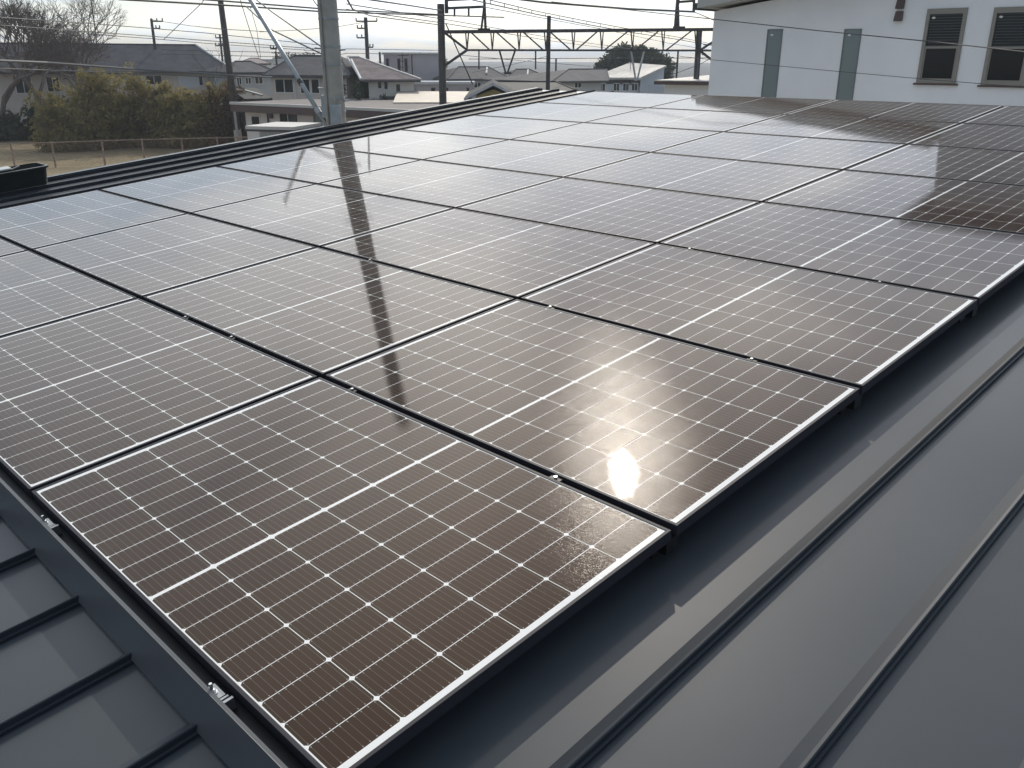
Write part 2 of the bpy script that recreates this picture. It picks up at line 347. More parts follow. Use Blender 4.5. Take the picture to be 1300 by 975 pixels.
# mid clamps: bolts showing in the black gaps
def clamp(X, v, label):
    e = empty('panel_clamp', rf(X, v, -0.04), label, 'clamp', 'clamps between the panel rows')
    mb = MB(); mb.box(X - .022, X + .022, v - .0115, v + .0115, -0.036, -0.006, rf); mb.build('clamp_block', M_black, e)
    mb = MB(); mb.tube([rf(X, v, -0.006), rf(X, v, 0.0015)], 0.0062, 6); mb.build('bolt', M_zinc, e)
CL = [(-0.45, 1), (-1.535, 1), (-2.50, 1), (-2.97, 1), (-0.45, 2), (-1.532, 2), (-2.97, 2), (-0.45, 3), (-1.53, 3)]
clab = ['right of the sun glint, in the first gap behind the nearest panel', 'just right of the crossing at the left of the pole reflection', 'first gap, left of the seam left of the nearest panel', 'first gap, leftmost of its four',
        'second gap, near the right end of the row', 'second gap, near the seam crossing in the picture middle', 'second gap, leftmost of its three', 'third gap, the right one', 'third gap, the left one']
clab[0] = 'below the sun glint, in the first gap behind the nearest panel'
for (X, j), lb in zip(CL, clab): clamp(X, PV * j - 0.0055, 'small silver bolt: ' + lb)

# front cover strip with its clips
cov = empty('eave_cover', rf(-3.5, -0.06, NR), 'long grey cover strip standing along the front edge of the panels', 'cover strip')
mb = MB(); xa, xb = -7.05, -0.01
def strip(p0, p1, th):
    (v0, n0), (v1, n1) = p0, p1; d = math.hypot(v1 - v0, n1 - n0); nx, nn = -(n1 - n0) / d * th, (v1 - v0) / d * th
    return [rf(xa, v0, n0), rf(xb, v0, n0), rf(xb, v0 - nx, n0 - nn), rf(xa, v0 - nx, n0 - nn), rf(xa, v1, n1), rf(xb, v1, n1), rf(xb, v1 - nx, n1 - nn), rf(xa, v1 - nx, n1 - nn)]
mb.hexa(strip((-0.078, NR + 0.012), (-0.040, -0.002), 0.002)); mb.build('plate', M_cover, cov)
mb = MB(); mb.box(xa, xb, -0.0385, -0.030, -0.004, -0.0022, rf); mb.build('top_lip', M_cover, cov)
mb = MB(); mb.box(-7.03, -0.012, -0.036, 0.03, -0.088, -0.045, rf); o = mb.build('mounting_rail', M_black); tag(o, 'black mounting rail behind the grey cover along the front panel edge', 'mounting rail', 'mounting rails under the panel rows')
for X, lb in ((-0.437, 'near the bottom of the picture'), (-1.525, 'below the left corner of the nearest panel'), (-2.2, 'outside the frame edge to the left'), (-3.28, 'farther left along the cover')):
    e = empty('end_clamp', rf(X, -0.025, -0.04), 'zinc bolt and clip behind the grey cover, ' + lb, 'clamp', 'clips along the front cover')
    mb = MB(); mb.box(X - .03, X + .022, -0.040, -0.008, -0.022, -0.018, rf); mb.build('plate', M_alu, e)
    mb = MB(); mb.box(X + .028, X + .034, -0.036, -0.006, -0.05, -0.016, rf); mb.box(X + .042, X + .050, -0.034, -0.002, -0.05, -0.014, rf); mb.build('clip', M_alu, e)
    bo = MB().tube([rf(X - .004, -0.026, -0.03), rf(X - .004, -0.026, 0.010)], 0.004, 10).build('bolt', M_zinc, e)
    MB().tube([rf(X - .004, -0.026, -0.018), rf(X - .004, -0.026, -0.0155)], 0.0115, 14).build('washer', M_zinc, bo)
    MB().tube([rf(X - .004, -0.026, -0.0150), rf(X - .004, -0.026, -0.008)], 0.0075, 6).build('nut', M_zinc, bo)

# tool tub on the far left edge of the roof
tb = empty('tool_tub', rf(-8.55, 1.5, NR), 'black plastic tub with a pale lid on the left roof edge', 'tub')
def tubp(a, b, n, s=1.0): return rf(-8.53 + a, 1.62 + b, NR + 0.034 + n)
def ring(hw, hl, n, r=0.06, k=4):
    pts = []
    for cx, cy, a0 in ((hw - r, hl - r, 0), (-hw + r, hl - r, 90), (-hw + r, -hl + r, 180), (hw - r, -hl + r, 270)):
        for q in range(k + 1):
            a = R(a0 + 90 * q / k); pts.append(tubp(cx + r * math.cos(a), cy + r * math.sin(a), n))
    return pts
def loft(m, rings, close=True):
    b = len(m.v); n = len(rings[0])
    for r_ in rings: m.v += [tuple(p) for p in r_]
    for a in range(len(rings) - 1):
        for q in range(n): m.f.append((b + a * n + q, b + a * n + (q + 1) % n, b + (a + 1) * n + (q + 1) % n, b + (a + 1) * n + q))
    if close: m.f.append(tuple(b + q for q in reversed(range(n)))); m.f.append(tuple(b + (len(rings) - 1) * n + q for q in range(n)))
mb = MB(); loft(mb, [ring(.155, .70, 0), ring(.175, .725, .17), ring(.165, .715, .17), ring(.145, .69, .012)]); mb.build('tub_body', M_tub, tb)
mb = MB(); loft(mb, [ring(.172, .722, .165), ring(.192, .742, .163), ring(.192, .742, .182), ring(.170, .72, .184), ring(.170, .72, .166)], close=False); mb.build('rim', M_tub, tb)
mb = MB(); mb.hexa([tubp(-.02, -.6, .19), tubp(.10, -.6, .19), tubp(.10, .42, .19), tubp(-.02, .42, .19), tubp(-.02, -.6, .215), tubp(.10, -.6, .205), tubp(.10, .42, .205), tubp(-.02, .42, .215)]); mb.build('lid', M_lid, tb, bevel=0.006)
mb = MB(); mb.tube([tubp(.13, -.55, .185), tubp(.13, .40, .19), tubp(.05, .50, .20), tubp(-.05, .50, .20)], .012, 8); mb.build('handle', M_tub, tb)

# ------------------------------------------------------------------ white neighbour house
ZO = ZR
YW = 15.0
wh = empty('white_house', (-2.0, 19, 0), 'white rendered house with narrow and double hung windows behind the panels', 'house')
XC, XK = -8.96, -4.5
ze = lambda X: 2.25 + 0.125 * (X + 9.4) + ZO
mb = MB(); mb.hexa([(XC, YW, 0), (XK, YW, 0), (XK, 24, 0), (XC, 24, 0), (XC, YW, ze(XC) - .10), (XK, YW, ze(XK) - .10), (XK, 24, ze(XK) - .10), (XC, 24, ze(XC) - .10)])
mb.box(XK, 6, YW, 24, 0, 4.15 + ZO); mb.build('wall', M_white, wh)
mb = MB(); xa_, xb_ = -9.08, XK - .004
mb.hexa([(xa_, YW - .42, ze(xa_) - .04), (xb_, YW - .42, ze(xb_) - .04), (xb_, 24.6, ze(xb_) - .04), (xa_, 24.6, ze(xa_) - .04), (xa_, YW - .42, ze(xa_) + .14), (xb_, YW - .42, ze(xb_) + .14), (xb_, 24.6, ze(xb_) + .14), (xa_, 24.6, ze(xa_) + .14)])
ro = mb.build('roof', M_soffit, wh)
mb = MB(); mb.box(XK - .35, 6.4, YW - .5, 24.5, 4.16 + ZO, 4.32 + ZO); mb.build('upper_roof', M_rgrey, wh)
mb = MB(); mb.box(xa_ - .10, xa_ - .003, YW - .42, 24.6, ze(xa_) - .07, ze(xa_) + .05); mb.build('gutter', M_trimd, ro)
def wxz(x, y): p = on_plane(x, y, Vector((0, YW, 0)), Vector((0, 1, 0))); return p.x, p.z
def sticker(f, x, z):
    pts = [(x + .028 * math.cos(2 * math.pi * k / 14), z + .017 * math.sin(2 * math.pi * k / 14)) for k in range(14)]
    m = MB(); n = 14; m.add([(a, YW - .0075, b) for a, b in pts] + [(a, YW - .006, b) for a, b in pts], [tuple(range(n)), tuple(reversed(range(n, 2 * n)))] + [(k, n + k, n + (k + 1) % n, (k + 1) % n) for k in range(n)]); m.build('sticker', M_trimw, f)
def hung(x0, x1, z0, z1):
    d = .05; w = MB(); fw = .055
    y0, y1 = YW - .03, YW + .03
    w.box(x0, x0 + fw, y0, y1, z0, z1); w.box(x1 - fw, x1, y0, y1, z0, z1); w.box(x0 + fw, x1 - fw, y0, y1, z1 - fw * 1.5, z1); w.box(x0 + fw, x1 - fw, y0, y1, z0, z0 + fw * .8)
    f = w.build('window', M_bronze, wh)
    zm = z0 + (z1 - z0) * .485
    s = MB(); s.box(x0 + fw, x1 - fw, YW - .022, YW - .004, zm - .018, zm + .018)
    s.box(x0 + fw, x0 + fw + .02, YW - .015, YW - .004, z0 + fw * .8, zm - .018); s.box(x1 - fw - .02, x1 - fw, YW - .015, YW - .004, z0 + fw * .8, zm - .018); s.box(x0 + fw + .02, x1 - fw - .02, YW - .015, YW - .004, z0 + fw * .8, z0 + fw * .8 + .03)
    s.build('sash', M_bronze, f)
    MB().box(x0 + fw + .001, x1 - fw - .001, YW - .003, YW - .001, z0 + fw * .8, z1 - fw * 1.5).build('pane', M_glass, f)
    b = MB()
    q = zm + .02
    while q < z1 - .1: b.box(x0 + fw + .002, x1 - fw - .002, YW - .0052, YW - .0042, q, q + .012); q += .042
    b.build('blind', mat('dim_blind_slats', (.055, .07, .075), .4), f)
    MB().box(x0 - .04, x1 + .04, YW - .045, YW - .001, z0 - .03, z0 - .002).build('sill', M_brown, f); sticker(f, x0 + fw + .06, z1 - fw * 1.5 - .055)
hung(-4.91, -4.285, .978 + ZO, 2.115 + ZO); hung(-3.895, -3.27, .966 + ZO, 2.103 + ZO); hung(-1.2, -.575, .966 + ZO, 2.103 + ZO)
def slit(x0, x1, z0, z1):
    w = MB(); fw = .022
    for a, b, c_, d_ in ((x0, x0 + fw, z0, z1), (x1 - fw, x1, z0, z1), (x0 + fw, x1 - fw, z1 - fw, z1), (x0 + fw, x1 - fw, z0, z0 + fw)): w.box(a, b, YW - .012, YW + .02, c_, d_)
    f = w.build('window', mat('grey_slim_frame', (.16, .18, .18), .5), wh)
    MB().box(x0 + fw, x1 - fw, YW - .005, YW - .001, z0 + fw, z1 - fw).build('pane', M_frost, f); sticker(f, x0 + .10, z1 - .10)
slit(-7.775, -7.46, .45 + ZO, 1.862 + ZO); slit(-6.285, -5.97, .45 + ZO, 1.838 + ZO)
for z in (2.025, 2.215):
    MB().hexa([(-5.42, YW - .09, z - .085 + ZO), (-5.30, YW - .09, z - .085 + ZO), (-5.30, YW - .001, z - .085 + ZO), (-5.42, YW - .001, z - .085 + ZO), (-5.42, YW - .04, z + .07 + ZO), (-5.30, YW - .04, z + .07 + ZO), (-5.30, YW - .001, z + .07 + ZO), (-5.42, YW - .001, z + .07 + ZO)]).build('vent_hood', M_brown, wh)

# ------------------------------------------------------------------ background houses
class Bld:
    """a building standing on a facade line A-B (photo columns at real distances); local x along the facade, y away from the viewer"""
    def __init__(s, name, label, A, B, depth, ze, wallm, group=None, wall=True):
        a = at(A[0], 72, A[1]); b = at(B[0], 72, B[1]); s.a = Vector((a.x, a.y, 0)); s.u = Vector((b.x - a.x, b.y - a.y, 0)); s.w = s.u.length; s.u.normalize()
        s.n = Vector((-s.u.y, s.u.x, 0))
        if s.n.dot(s.a - CAM) < 0: s.n = -s.n
        s.d = depth
        if isinstance(ze, tuple): ze = on_plane(ze[0], ze[1], s.a, s.n).z
        s.ze = ze
        s.root = empty(name, s.a, label, 'house' if 'house' in label else 'building', group)
        if wall: s.box(0, s.w, 0, depth, 0, ze).build('wall', wallm, s.root)
    def P(s, x, y, z): return s.a + s.u * x + s.n * y + Vector((0, 0, z))
    def box(s, *b): return MB().box(*b, fn=s.P)
    def L(s, px, py, y=0.0):                 # local (x,z) of a photo pixel on the plane y
        p = on_plane(px, py, s.P(0, y, 0), s.n) - s.a; return p.dot(s.u), p.z
    def hip(s, m, zr, xl, xr, ov=.5, th=.16, yr=None, trim=None):
        z = s.ze; w, d = s.w, s.d; yr = d / 2 if yr is None else yr
        if isinstance(zr, tuple): zr = s.L(zr[0], zr[1], yr)[1]
        s.zr = zr
        v = [s.P(-ov, -ov, z), s.P(w + ov, -ov, z), s.P(w + ov, d + ov, z), s.P(-ov, d + ov, z), s.P(-ov, -ov, z + th), s.P(w + ov, -ov, z + th), s.P(w + ov, d + ov, z + th), s.P(-ov, d + ov, z + th), s.P(xl, yr, zr), s.P(xr, yr, zr)]
        r = MB().add(v, [(3, 2, 1, 0), (0, 1, 5, 4), (1, 2, 6, 5), (2, 3, 7, 6), (3, 0, 4, 7), (4, 5, 9, 8), (6, 7, 8, 9), (5, 6, 9), (7, 4, 8)]).build('roof', m, s.root)
        s.roof = r
        MB().bar(s.P(-ov, -ov - .06, z + .03), s.P(w + ov, -ov - .06, z + .03), .11, .11).build('gutter', M_trimd, r)
        rb = MB().tube([v[8], v[9]], .09, 6); rb.tube([v[4], v[8]], .07, 6); rb.tube([v[5], v[9]], .07, 6); rb.build('ridge_cap', trim or m, r)
        return r
    def win(s, x0, x1, z0, z1, y=0.0, pm=None, fm=None, sl=True):
        f = MB(); t = .06
        f.box(x0 - t, x0, y - .05, y + .05, z0 - t, z1 + t, s.P); f.box(x1, x1 + t, y - .05, y + .05, z0 - t, z1 + t, s.P); f.box(x0, x1, y - .05, y + .05, z1, z1 + t, s.P); f.box(x0, x1, y - .05, y + .05, z0 - t, z0, s.P)
        if sl: xm = (x0 + x1) / 2; f.box(xm - .03, xm + .03, y - .04, y + .03, z0, z1, s.P)
        o = f.build('window', fm or M_trimw, s.root)
        s_ = MB(); s_.box(x0, x1, y - .02, y - .004, z0, z1, s.P); s_.build('pane', pm or M_glass, o); return o
    def wpx(s, x0, x1, y0, y1, y=0.0, **k):
        a = s.L(x0, (y0 + y1) / 2, y)[0]; b = s.L(x1, (y0 + y1) / 2, y)[0]; xm = (x0 + x1) / 2
        return s.win(a, b, s.L(xm, y1, y)[1], s.L(xm, y0, y)[1], y=y, **k)
M_curt = mat('white_curtain_behind_glass', (.62, .64, .68), .35)
# long apartment house behind the bushes
b = Bld('apartment_house', 'long beige apartment house with grey hipped roof behind the bare trees', (-150, 92), (287, 92), 9, (287, 92.5), M_beige)
xr = b.L(249, 58, 4.5)[0]; b.hip(M_rgrey, (240, 57), -12, xr, ov=.55, trim=M_rgrey)
MB().tube([b.P(b.w + .55, -.55, b.ze + .2), b.P(xr, 4.5, b.zr + .02)], .11, 6).build('hip_trim', M_trimw, b.roof)
b.wpx(171, 184, 96, 107, pm=M_curt, sl=False); b.wpx(186, 205, 96, 107); b.wpx(228, 252, 97, 110, pm=M_curt, sl=False); b.wpx(253, 257, 97, 108, sl=False)
b.wpx(20, 40, 98, 118); b.wpx(60, 75, 98, 116); b.wpx(110, 135, 97, 112)
for x0, x1 in ((243, 255), (270, 279)):
    p0 = b.L(x0, 84.5, 1.2); p1 = b.L(x1, 84.5, 1.2)
# small grey house left of the beige one
b = Bld('grey_house', 'small two storey house with grey roof right of the leaning dark pole', (296, 84), (341, 85), 8, (320, 94), M_bluegrey, 'houses beyond the roof')
b.hip(M_rgrey, (308, 78), b.L(298, 78, 3)[0], b.L(318, 78, 3)[0], yr=3); b.wpx(312, 318, 99, 106); b.wpx(324, 333, 98, 106); b.wpx(301, 306, 99, 107)
# dark lean-to with a pale strip, in front of it
b = Bld('dark_shed', 'low dark shed roof with a pale diagonal strip between two houses', (309, 70), (341, 70.5), 4, (320, 127), M_trimd, wall=True)
q0 = b.ze; q1 = b.L(325, 113, 4)[1]
MB().hexa([b.P(-.3, -.3, q0), b.P(b.w, -.3, q0), b.P(b.w, 4, q1), b.P(-.3, 4, q1), b.P(-.3, -.3, q0 + .1), b.P(b.w, -.3, q0 + .1), b.P(b.w, 4, q1 + .1), b.P(-.3, 4, q1 + .1)]).build('roof', M_rdark, b.root)
MB().bar(b.P(.6, 2.9, q0 + (q1 - q0) * .74 + .15), b.P(1.35, .8, q0 + (q1 - q0) * .26 + .15), .13, .06).build('strip', M_trimw, b.root)
# beige two storey house behind the main pole
b = Bld('beige_house', 'two storey beige house with grey hipped roof behind the galvanised strut', (341, 70), (438, 68), 8, (380, 98), M_beige, 'houses beyond the roof')
b.hip(M_rgrey, (400, 71), b.L(374, 71, 4)[0], b.L(432, 71, 4)[0], ov=.45); b.wpx(350, 372, 101, 117); b.wpx(382, 393, 101, 118, sl=False); b.wpx(396, 405, 101, 118, sl=False)
MB().bar(b.P(b.L(374, 100)[0], -.06, 0), b.P(b.L(374, 100)[0], -.06, b.ze), .08).build('downpipe', M_trimw, b.root)
# house with the sunlit tile roof
b = Bld('tile_roof_house', 'house with pinkish brown tiled roof catching the sun, right of the concrete pole', (466, 66), (524, 66), 8, (500, 103.5), M_cream, 'houses beyond the roof')
b.hip(M_rpink, (448, 72.5), b.L(441, 73, 4)[0], b.L(456, 73, 4)[0], ov=.5, trim=M_palecap)
MB().tube([b.P(-.5, -.5, b.ze + .16), b.P(b.L(446, 77, 3)[0], 3, b.L(446, 76, 3)[1])], .10, 6).build('verge', M_trimw, b.roof)
b.wpx(480, 484, 104, 112, sl=False); b.wpx(488, 492, 104, 113, sl=False); b.wpx(503, 508, 107, 117, sl=False)
b.box(b.L(486, 120)[0], b.L(512, 120)[0], -1.6, -.02, 0, b.L(500, 122)[1]).build('porch', M_trimd, b.root)
# flat roofed single storey building with brown fascia
b = Bld('flat_roof_building', 'long single storey pinkish building with brown fascia and pale flat roof', (304, 62), (640, 48), 9, 3.22, M_pink)
b.box(-.5, b.w + .3, -.7, 9.3, 3.222, 3.66).build('fascia', M_fascia, b.root); b.box(-.55, b.w + .35, -.75, -.55, 3.662, 3.82).build('capping', M_palecap, b.root); b.box(-.55, b.w + .35, -.548, 9.35, 3.662, 3.79).build('roof', mat('grey_brown_flat_roof', (.17, .15, .145), .8, nscale=.8, namp=.15), b.root)
b.wpx(320, 330, 148, 158, sl=False); b.wpx(356, 366, 144, 162, sl=False); b.wpx(368, 377, 144, 172, pm=M_trimd, sl=False, fm=M_trimd); b.wpx(400, 408, 146, 166, pm=M_frost, sl=False, fm=M_fascia); b.wpx(470, 490, 150, 166)
q = b.L(341, 150)[0]; MB().bar(b.P(q, -.06, 0), b.P(q, -.06, 3.2), .09).build('downpipe', M_brown, b.root)
q = b.L(345, 147)[0]; b.box(q - .15, q + .15, -.2, -.01, b.L(345, 150)[1], b.L(345, 144)[1]).build('meter_box', M_brown, b.root)
# small white canopy in front of it
b = Bld('carport', 'small shed with flat white roof in front of the pinkish building', (320, 52), (366, 51), 3, (345, 164), M_galv)
b.box(-.6, b.w + .15, -.4, 3.2, b.ze + .005, b.ze + .17).build('roof', M_palecap, b.root); b.box(-.62, b.w + .17, -.42, -.30, b.ze - .11, b.ze + .003).build('gutter', M_trimd, b.root)
# tan low roof by the steel post
b = Bld('tan_roof_shed', 'low shed with a flat sunlit tan roof beside the steel gantry post', (505, 59), (600, 59), 7, (550, 132), M_beige)
q0 = b.ze; q1 = q0 + .42
MB().hexa([b.P(-.4, -.4, q0), b.P(b.w, -.4, q0), b.P(b.w, 7, q1), b.P(-.4, 7, q1), b.P(-.4, -.4, q0 + .12), b.P(b.w, -.4, q0 + .12), b.P(b.w, 7, q1 + .12), b.P(-.4, 7, q1 + .12)]).build('roof', mat('tan_sheet_roof', (.52, .45, .36), .6, nscale=1, namp=.12), b.root)
# boxy purple grey block
b = Bld('flat_block', 'boxy purple grey flat roofed block left of the brown gantry post', (487, 96), (560, 96), 10, (525, 69.5), M_purple)
b.box(-.15, b.w + .15, -.15, 10.15, b.ze + .002, b.ze + .22).build('parapet', M_palecap, b.root)
for x in (492, 506.5, 515.5): b.wpx(x - 1.2, x + 1.2, 75, 90, sl=False, fm=M_trimd)
q = b.L(523, 80)[0]; MB().bar(b.P(q, -.06, 2), b.P(q, -.06, b.ze), .08).build('downpipe', M_trimd, b.root)
b2 = b
b = Bld('low_block', 'lower purple grey wing with dark ledge below the flat roofed block', (527, 88), (601, 88), 6, (575, 107), M_purple)
b.box(-.15, b.w + .15, -.2, 6.1, b.ze + .002, b.ze + .22).build('ledge', M_bluegrey, b.root)
b.wpx(548, 552, 112, 118, sl=False, fm=M_trimd); b.wpx(566, 568.5, 112, 120, sl=False, fm=M_trimd); b.wpx(593, 595, 112, 121, sl=False, fm=M_trimd)
# far grey hip roofs
for nm, lab, A, B, zr, xl, xr_, yt in (('grey_house', 'far grey hip roofed house right of the brown gantry post', (572, 92), (640, 94), 5.75, 582, 620, 85), ('grey_house', 'far grey hip roofed house left of the tall thin black post', (642, 96), (700, 98), 5.4, 655, 672, 88), ('grey_house', 'far grey roofed house right of the tall thin black post', (702, 80), (765, 84), 5.55, 722, 770, 88)):
    b = Bld(nm, lab, A, B, 9, ((A[0] + B[0]) / 2, yt + 17), M_bluegrey, 'far grey roofed houses')
    zt = b.L((xl + xr_) / 2, yt, 4.5)[1]; b.hip(M_rgrey, zt, b.L(xl, yt, 4.5)[0], b.L(xr_, yt, 4.5)[0], trim=M_rgrey)
    if xl < 700: MB().tube([b.P(b.L(xr_ - 6, 92, 2)[0], 1.2, b.ze + .2 + (zt - b.ze) * .36), b.P(b.L(xr_ - 2, 88, 4)[0], 3.9, zt - .05)], .10, 5).build('hip_trim', M_palecap, b.roof)
    b.wpx((A[0] + B[0]) / 2 - 4, (A[0] + B[0]) / 2 + 4, 105, 111)
# dark tiled roofs in front with the ochre gable
b = Bld('dark_tile_house', 'low house with dark tiled roof just beyond the stripes of the metal roof', (634, 66), (725, 66), 8, (680, 118), M_cream, 'houses beyond the roof')
b.hip(M_rdark, (665, 104), b.L(625, 104, 4)[0], b.L(706, 104, 4)[0], trim=M_rdark)
b = Bld('gable_house', 'house with ochre gable wall and dark tiled roof by the roof edge', (604, 54), (648, 54), 9, (625, 122), M_yellow)
ap = b.L(625, 107.5)[1]; zc = b.ze; w = b.w
MB().add([b.P(0, 0, zc), b.P(w, 0, zc), b.P(w / 2, 0, ap - .25), b.P(0, 9, zc), b.P(w, 9, zc), b.P(w / 2, 9, ap - .25)], [(0, 1, 2), (5, 4, 3), (0, 2, 5, 3), (1, 4, 5, 2)]).build('gable', M_yellow, b.root)
for sx, nm in ((0, 'roof'), (1, 'roof')):
    e0 = -.7 if sx == 0 else w + .7; ez = zc - .25
    MB().hexa([b.P(e0, -.6, ez), b.P(w / 2, -.6, ap - .06), b.P(w / 2, 9.5, ap - .06), b.P(e0, 9.5, ez), b.P(e0, -.6, ez + .16), b.P(w / 2, -.6, ap + .10), b.P(w / 2, 9.5, ap + .10), b.P(e0, 9.5, ez + .16)]).build('roof', M_rdark, b.root)
    MB().bar(b.P(e0, -.66, ez + .09), b.P(w / 2, -.66, ap + .03), .06, .10).build('bargeboard', M_bluegrey, b.root)
# pale roofed house
b = Bld('pale_roof_house', 'blue grey house with pale sloping metal roof in front of the dark tree', (752, 112), (812, 104), 9, 3.72, M_bluegrey, 'houses beyond the roof')
zt = b.L(822, 83, 4.2)[1]; d = b.d = 4.6
def rp(px, py, y): x, z = b.L(px, py, y); return b.P(x, y, z)
lo_l, lo_r = rp(750, 101, -.5), rp(813, 101, -.5); hi_l, hi_r = rp(799, 82, 4.4), rp(846, 85.5, 4.4)
dz_ = Vector((0, 0, .22))
MB().hexa([lo_l, lo_r, hi_r, hi_l, lo_l + dz_, lo_r + dz_, hi_r + dz_, hi_l + dz_]).build('roof', M_rpale, b.root)
MB().add([lo_r + b.n * .3 - b.u * .4, Vector((lo_r.x, lo_r.y, 0)) + b.n * .3 - b.u * .4, Vector((hi_r.x, hi_r.y, 0)) - b.u * .4, hi_r - b.u * .4, Vector((lo_l.x, lo_l.y, 0)) + b.n * .3 + b.u * .4, lo_l + b.n * .3 + b.u * .4, hi_l + b.u * .4, Vector((hi_l.x, hi_l.y, 0)) + b.u * .4], [(0, 1, 2, 3), (4, 5, 6, 7), (3, 2, 7, 6)]).build('gable_wall', M_bluegrey, b.root)
for x in (765, 783, 795, 806): b.wpx(x - 3.5, x + 3.5, 106, 115)
# white low house beside the white neighbour
b = Bld('low_white_house', 'low white house with pale ribbed roof and dark eaves beside the white neighbour house', (846, 46), (935, 45), 8, (875, 106), M_white)
q0 = b.ze; q1 = b.L(880, 94, 7)[1]
MB().hexa([b.P(-.35, -.4, q0), b.P(b.w, -.4, q0), b.P(b.w, 7, q1 - .14), b.P(.6, 7, q1 - .14), b.P(-.35, -.4, q0 + .14), b.P(b.w, -.4, q0 + .14), b.P(b.w, 7, q1), b.P(.6, 7, q1)]).build('roof', M_rpale, b.root)
MB().bar(b.P(-.38, -.46, q0 + .02), b.P(b.w, -.46, q0 + .02), .1, .16).build('gutter', M_brown, b.root)
# pale far building in the gap
b = Bld('far_white_building', 'far pale flat building between the roofs left of the strut', (333, 140), (372, 140), 10, (352, 77), M_cream)
b.box(-.2, b.w + .2, -.2, 10.2, b.ze + .002, b.ze + .2).build('roof', M_bluegrey, b.root)
b = Bld('far_pink_house', 'far house with low pinkish roof behind the small grey house', (306, 120), (338, 120), 8, (320, 82), M_beige, 'houses beyond the roof')
b.hip(M_rpink, (320, 74), 1, b.w - 1)

for rt, px, py, D in (('beige_house', 352, 96, 70), ('tile_roof_house', 512, 100, 66), ('pale_roof_house', 800, 90, 108)):
    o = bpy.data.objects.get(rt); t_ = at(px, py, D + 2)
    m = MB(); m.tube([t_ - Vector((0, 0, 1.2)), t_ + Vector((0, 0, 1.7))], .035, 5)
    for z, w_ in ((1.6, .5), (1.2, .35), (.8, .42)): m.bar(t_ + Vector((-w_, 0, z)), t_ + Vector((w_, .2, z)), .04)
    m.build('aerial', M_steel, o)
o = bpy.data.objects['flat_roof_building']
for px in (335, 393):
    p = at(px, 163, 59.5); q = Vector((p.x, p.y, 0)); MB().box(q.x - .4, q.x + .4, q.y - .2, q.y + .2, 0, .75).build('air_conditioner', M_palecap, o)

# ------------------------------------------------------------------ plants
rng = np.random.default_rng(11)
def leaf_cloud(name, m, parent, blobs, n, size, stretch=1.0, jit=0.0, up=0.0):
    """many small leaf faces spread through a volume made of clumps (centre, radii)"""
    V = []; Fs = []
    vol = np.array([b[1][0] * b[1][1] * b[1][2] for b in blobs]); pr = vol / vol.sum()
    which = rng.choice(len(blobs), n, p=pr)
    for k in range(n):
        c, r = blobs[which[k]]
        d = rng.normal(size=3); d /= np.linalg.norm(d); rad = (0.45 + 0.55 * rng.random() ** 0.5) * (1 + 0.13 * rng.normal())
        p = np.array(c) + d * np.array(r) * rad
        if p[2] < 0.02: p[2] = abs(p[2]) * .3
        a = rng.normal(size=3); a[2] += up; a /= np.linalg.norm(a); q = np.cross(a, rng.normal(size=3)); q /= np.linalg.norm(q)
        s = size * (0.6 + 0.8 * rng.random())
        b0 = len(V); V += [p - a * s * stretch, p + q * s * .45, p + a * s * stretch, p - q * s * .45]; Fs.append((b0, b0 + 1, b0 + 2, b0 + 3))
    mb = MB(); mb.v = [tuple(map(float, v)) for v in V]; mb.f = Fs
    return mb.build(name, m, parent)
def G(px, D): p = at(px, 72, D); return Vector((p.x, p.y, 0))
def shrub(name, label, px0, px1, D, tops, m, n, size, ydep=2.2, group=None, stems=18, up=0.5, culms=9):
    a, b_ = G(px0, D), G(px1, D); e = empty(name, (a + b_) / 2, label, 'shrub', group)
    away = (a - CAM); away.z = 0; away.normalize(); blobs = []
    for t, h, w in tops:
        c = a.lerp(b_, t)
        for lev in (0.2, 0.45):
            rr = w * 1.0; dj = (rng.random() - .5) * ydep
            blobs.append(((c.x + away.x * dj, c.y + away.y * dj, h * lev), (rr, rr, h * .24)))
        for q in range(culms):                # arching stems, each a plume of leaves
            ang = rng.random() * 6.283; out = w * (.25 + .9 * rng.random()); hh = h * (.66 + .38 * rng.random())
            for lev in (.55, .75, .92, 1.0):
                f_ = lev ** 2.2; rr = (.30 + .32 * rng.random()) * (1.15 - .5 * lev) * (w / 1.4)
                blobs.append(((c.x + math.cos(ang) * out * f_ + rng.normal() * .12, c.y + math.sin(ang) * out * f_ + rng.normal() * .12, hh * (lev - .06 * (lev > .95))), (rr, rr, rr * 1.25)))
    for k in range(len(tops) * 2):           # loose sprays that break up the outline
        t, h, w = tops[k % len(tops)]; c = a.lerp(b_, t); q = .25 + .2 * rng.random()
        blobs.append(((c.x + rng.normal() * w * .6, c.y + rng.normal() * w * .6, h * (.86 + .15 * rng.random())), (q, q, q * 1.5)))
    leaf_cloud('foliage', m, e, blobs, n, size, 1.3, up=up)
    st = MB()
    for k in range(stems):
        t, h, w = tops[k % len(tops)]; c = a.lerp(b_, t) + Vector((rng.normal() * w * .5, rng.normal() * w * .5, 0))
        st.tube([c, c + Vector((rng.normal() * .2, rng.normal() * .2, h * .5)), c + Vector((rng.normal() * .5, rng.normal() * .5, h * .92))], [.035, .025, .01], 5)
    st.build('stem', M_bark, e)
    return e
shrub('bamboo_thicket', 'large olive bamboo thicket behind the wire fence, under the beige apartment house', 46, 212, 75, [(0.02, 4.0, 1.4), (0.16, 4.5, 1.6), (0.32, 5.2, 1.7), (0.46, 5.6, 1.8), (0.62, 5.5, 1.8), (0.78, 5.1, 1.7), (0.92, 4.6, 1.6), (1.0, 4.3, 1.5)], M_leafo, 26000, .16, stems=40)
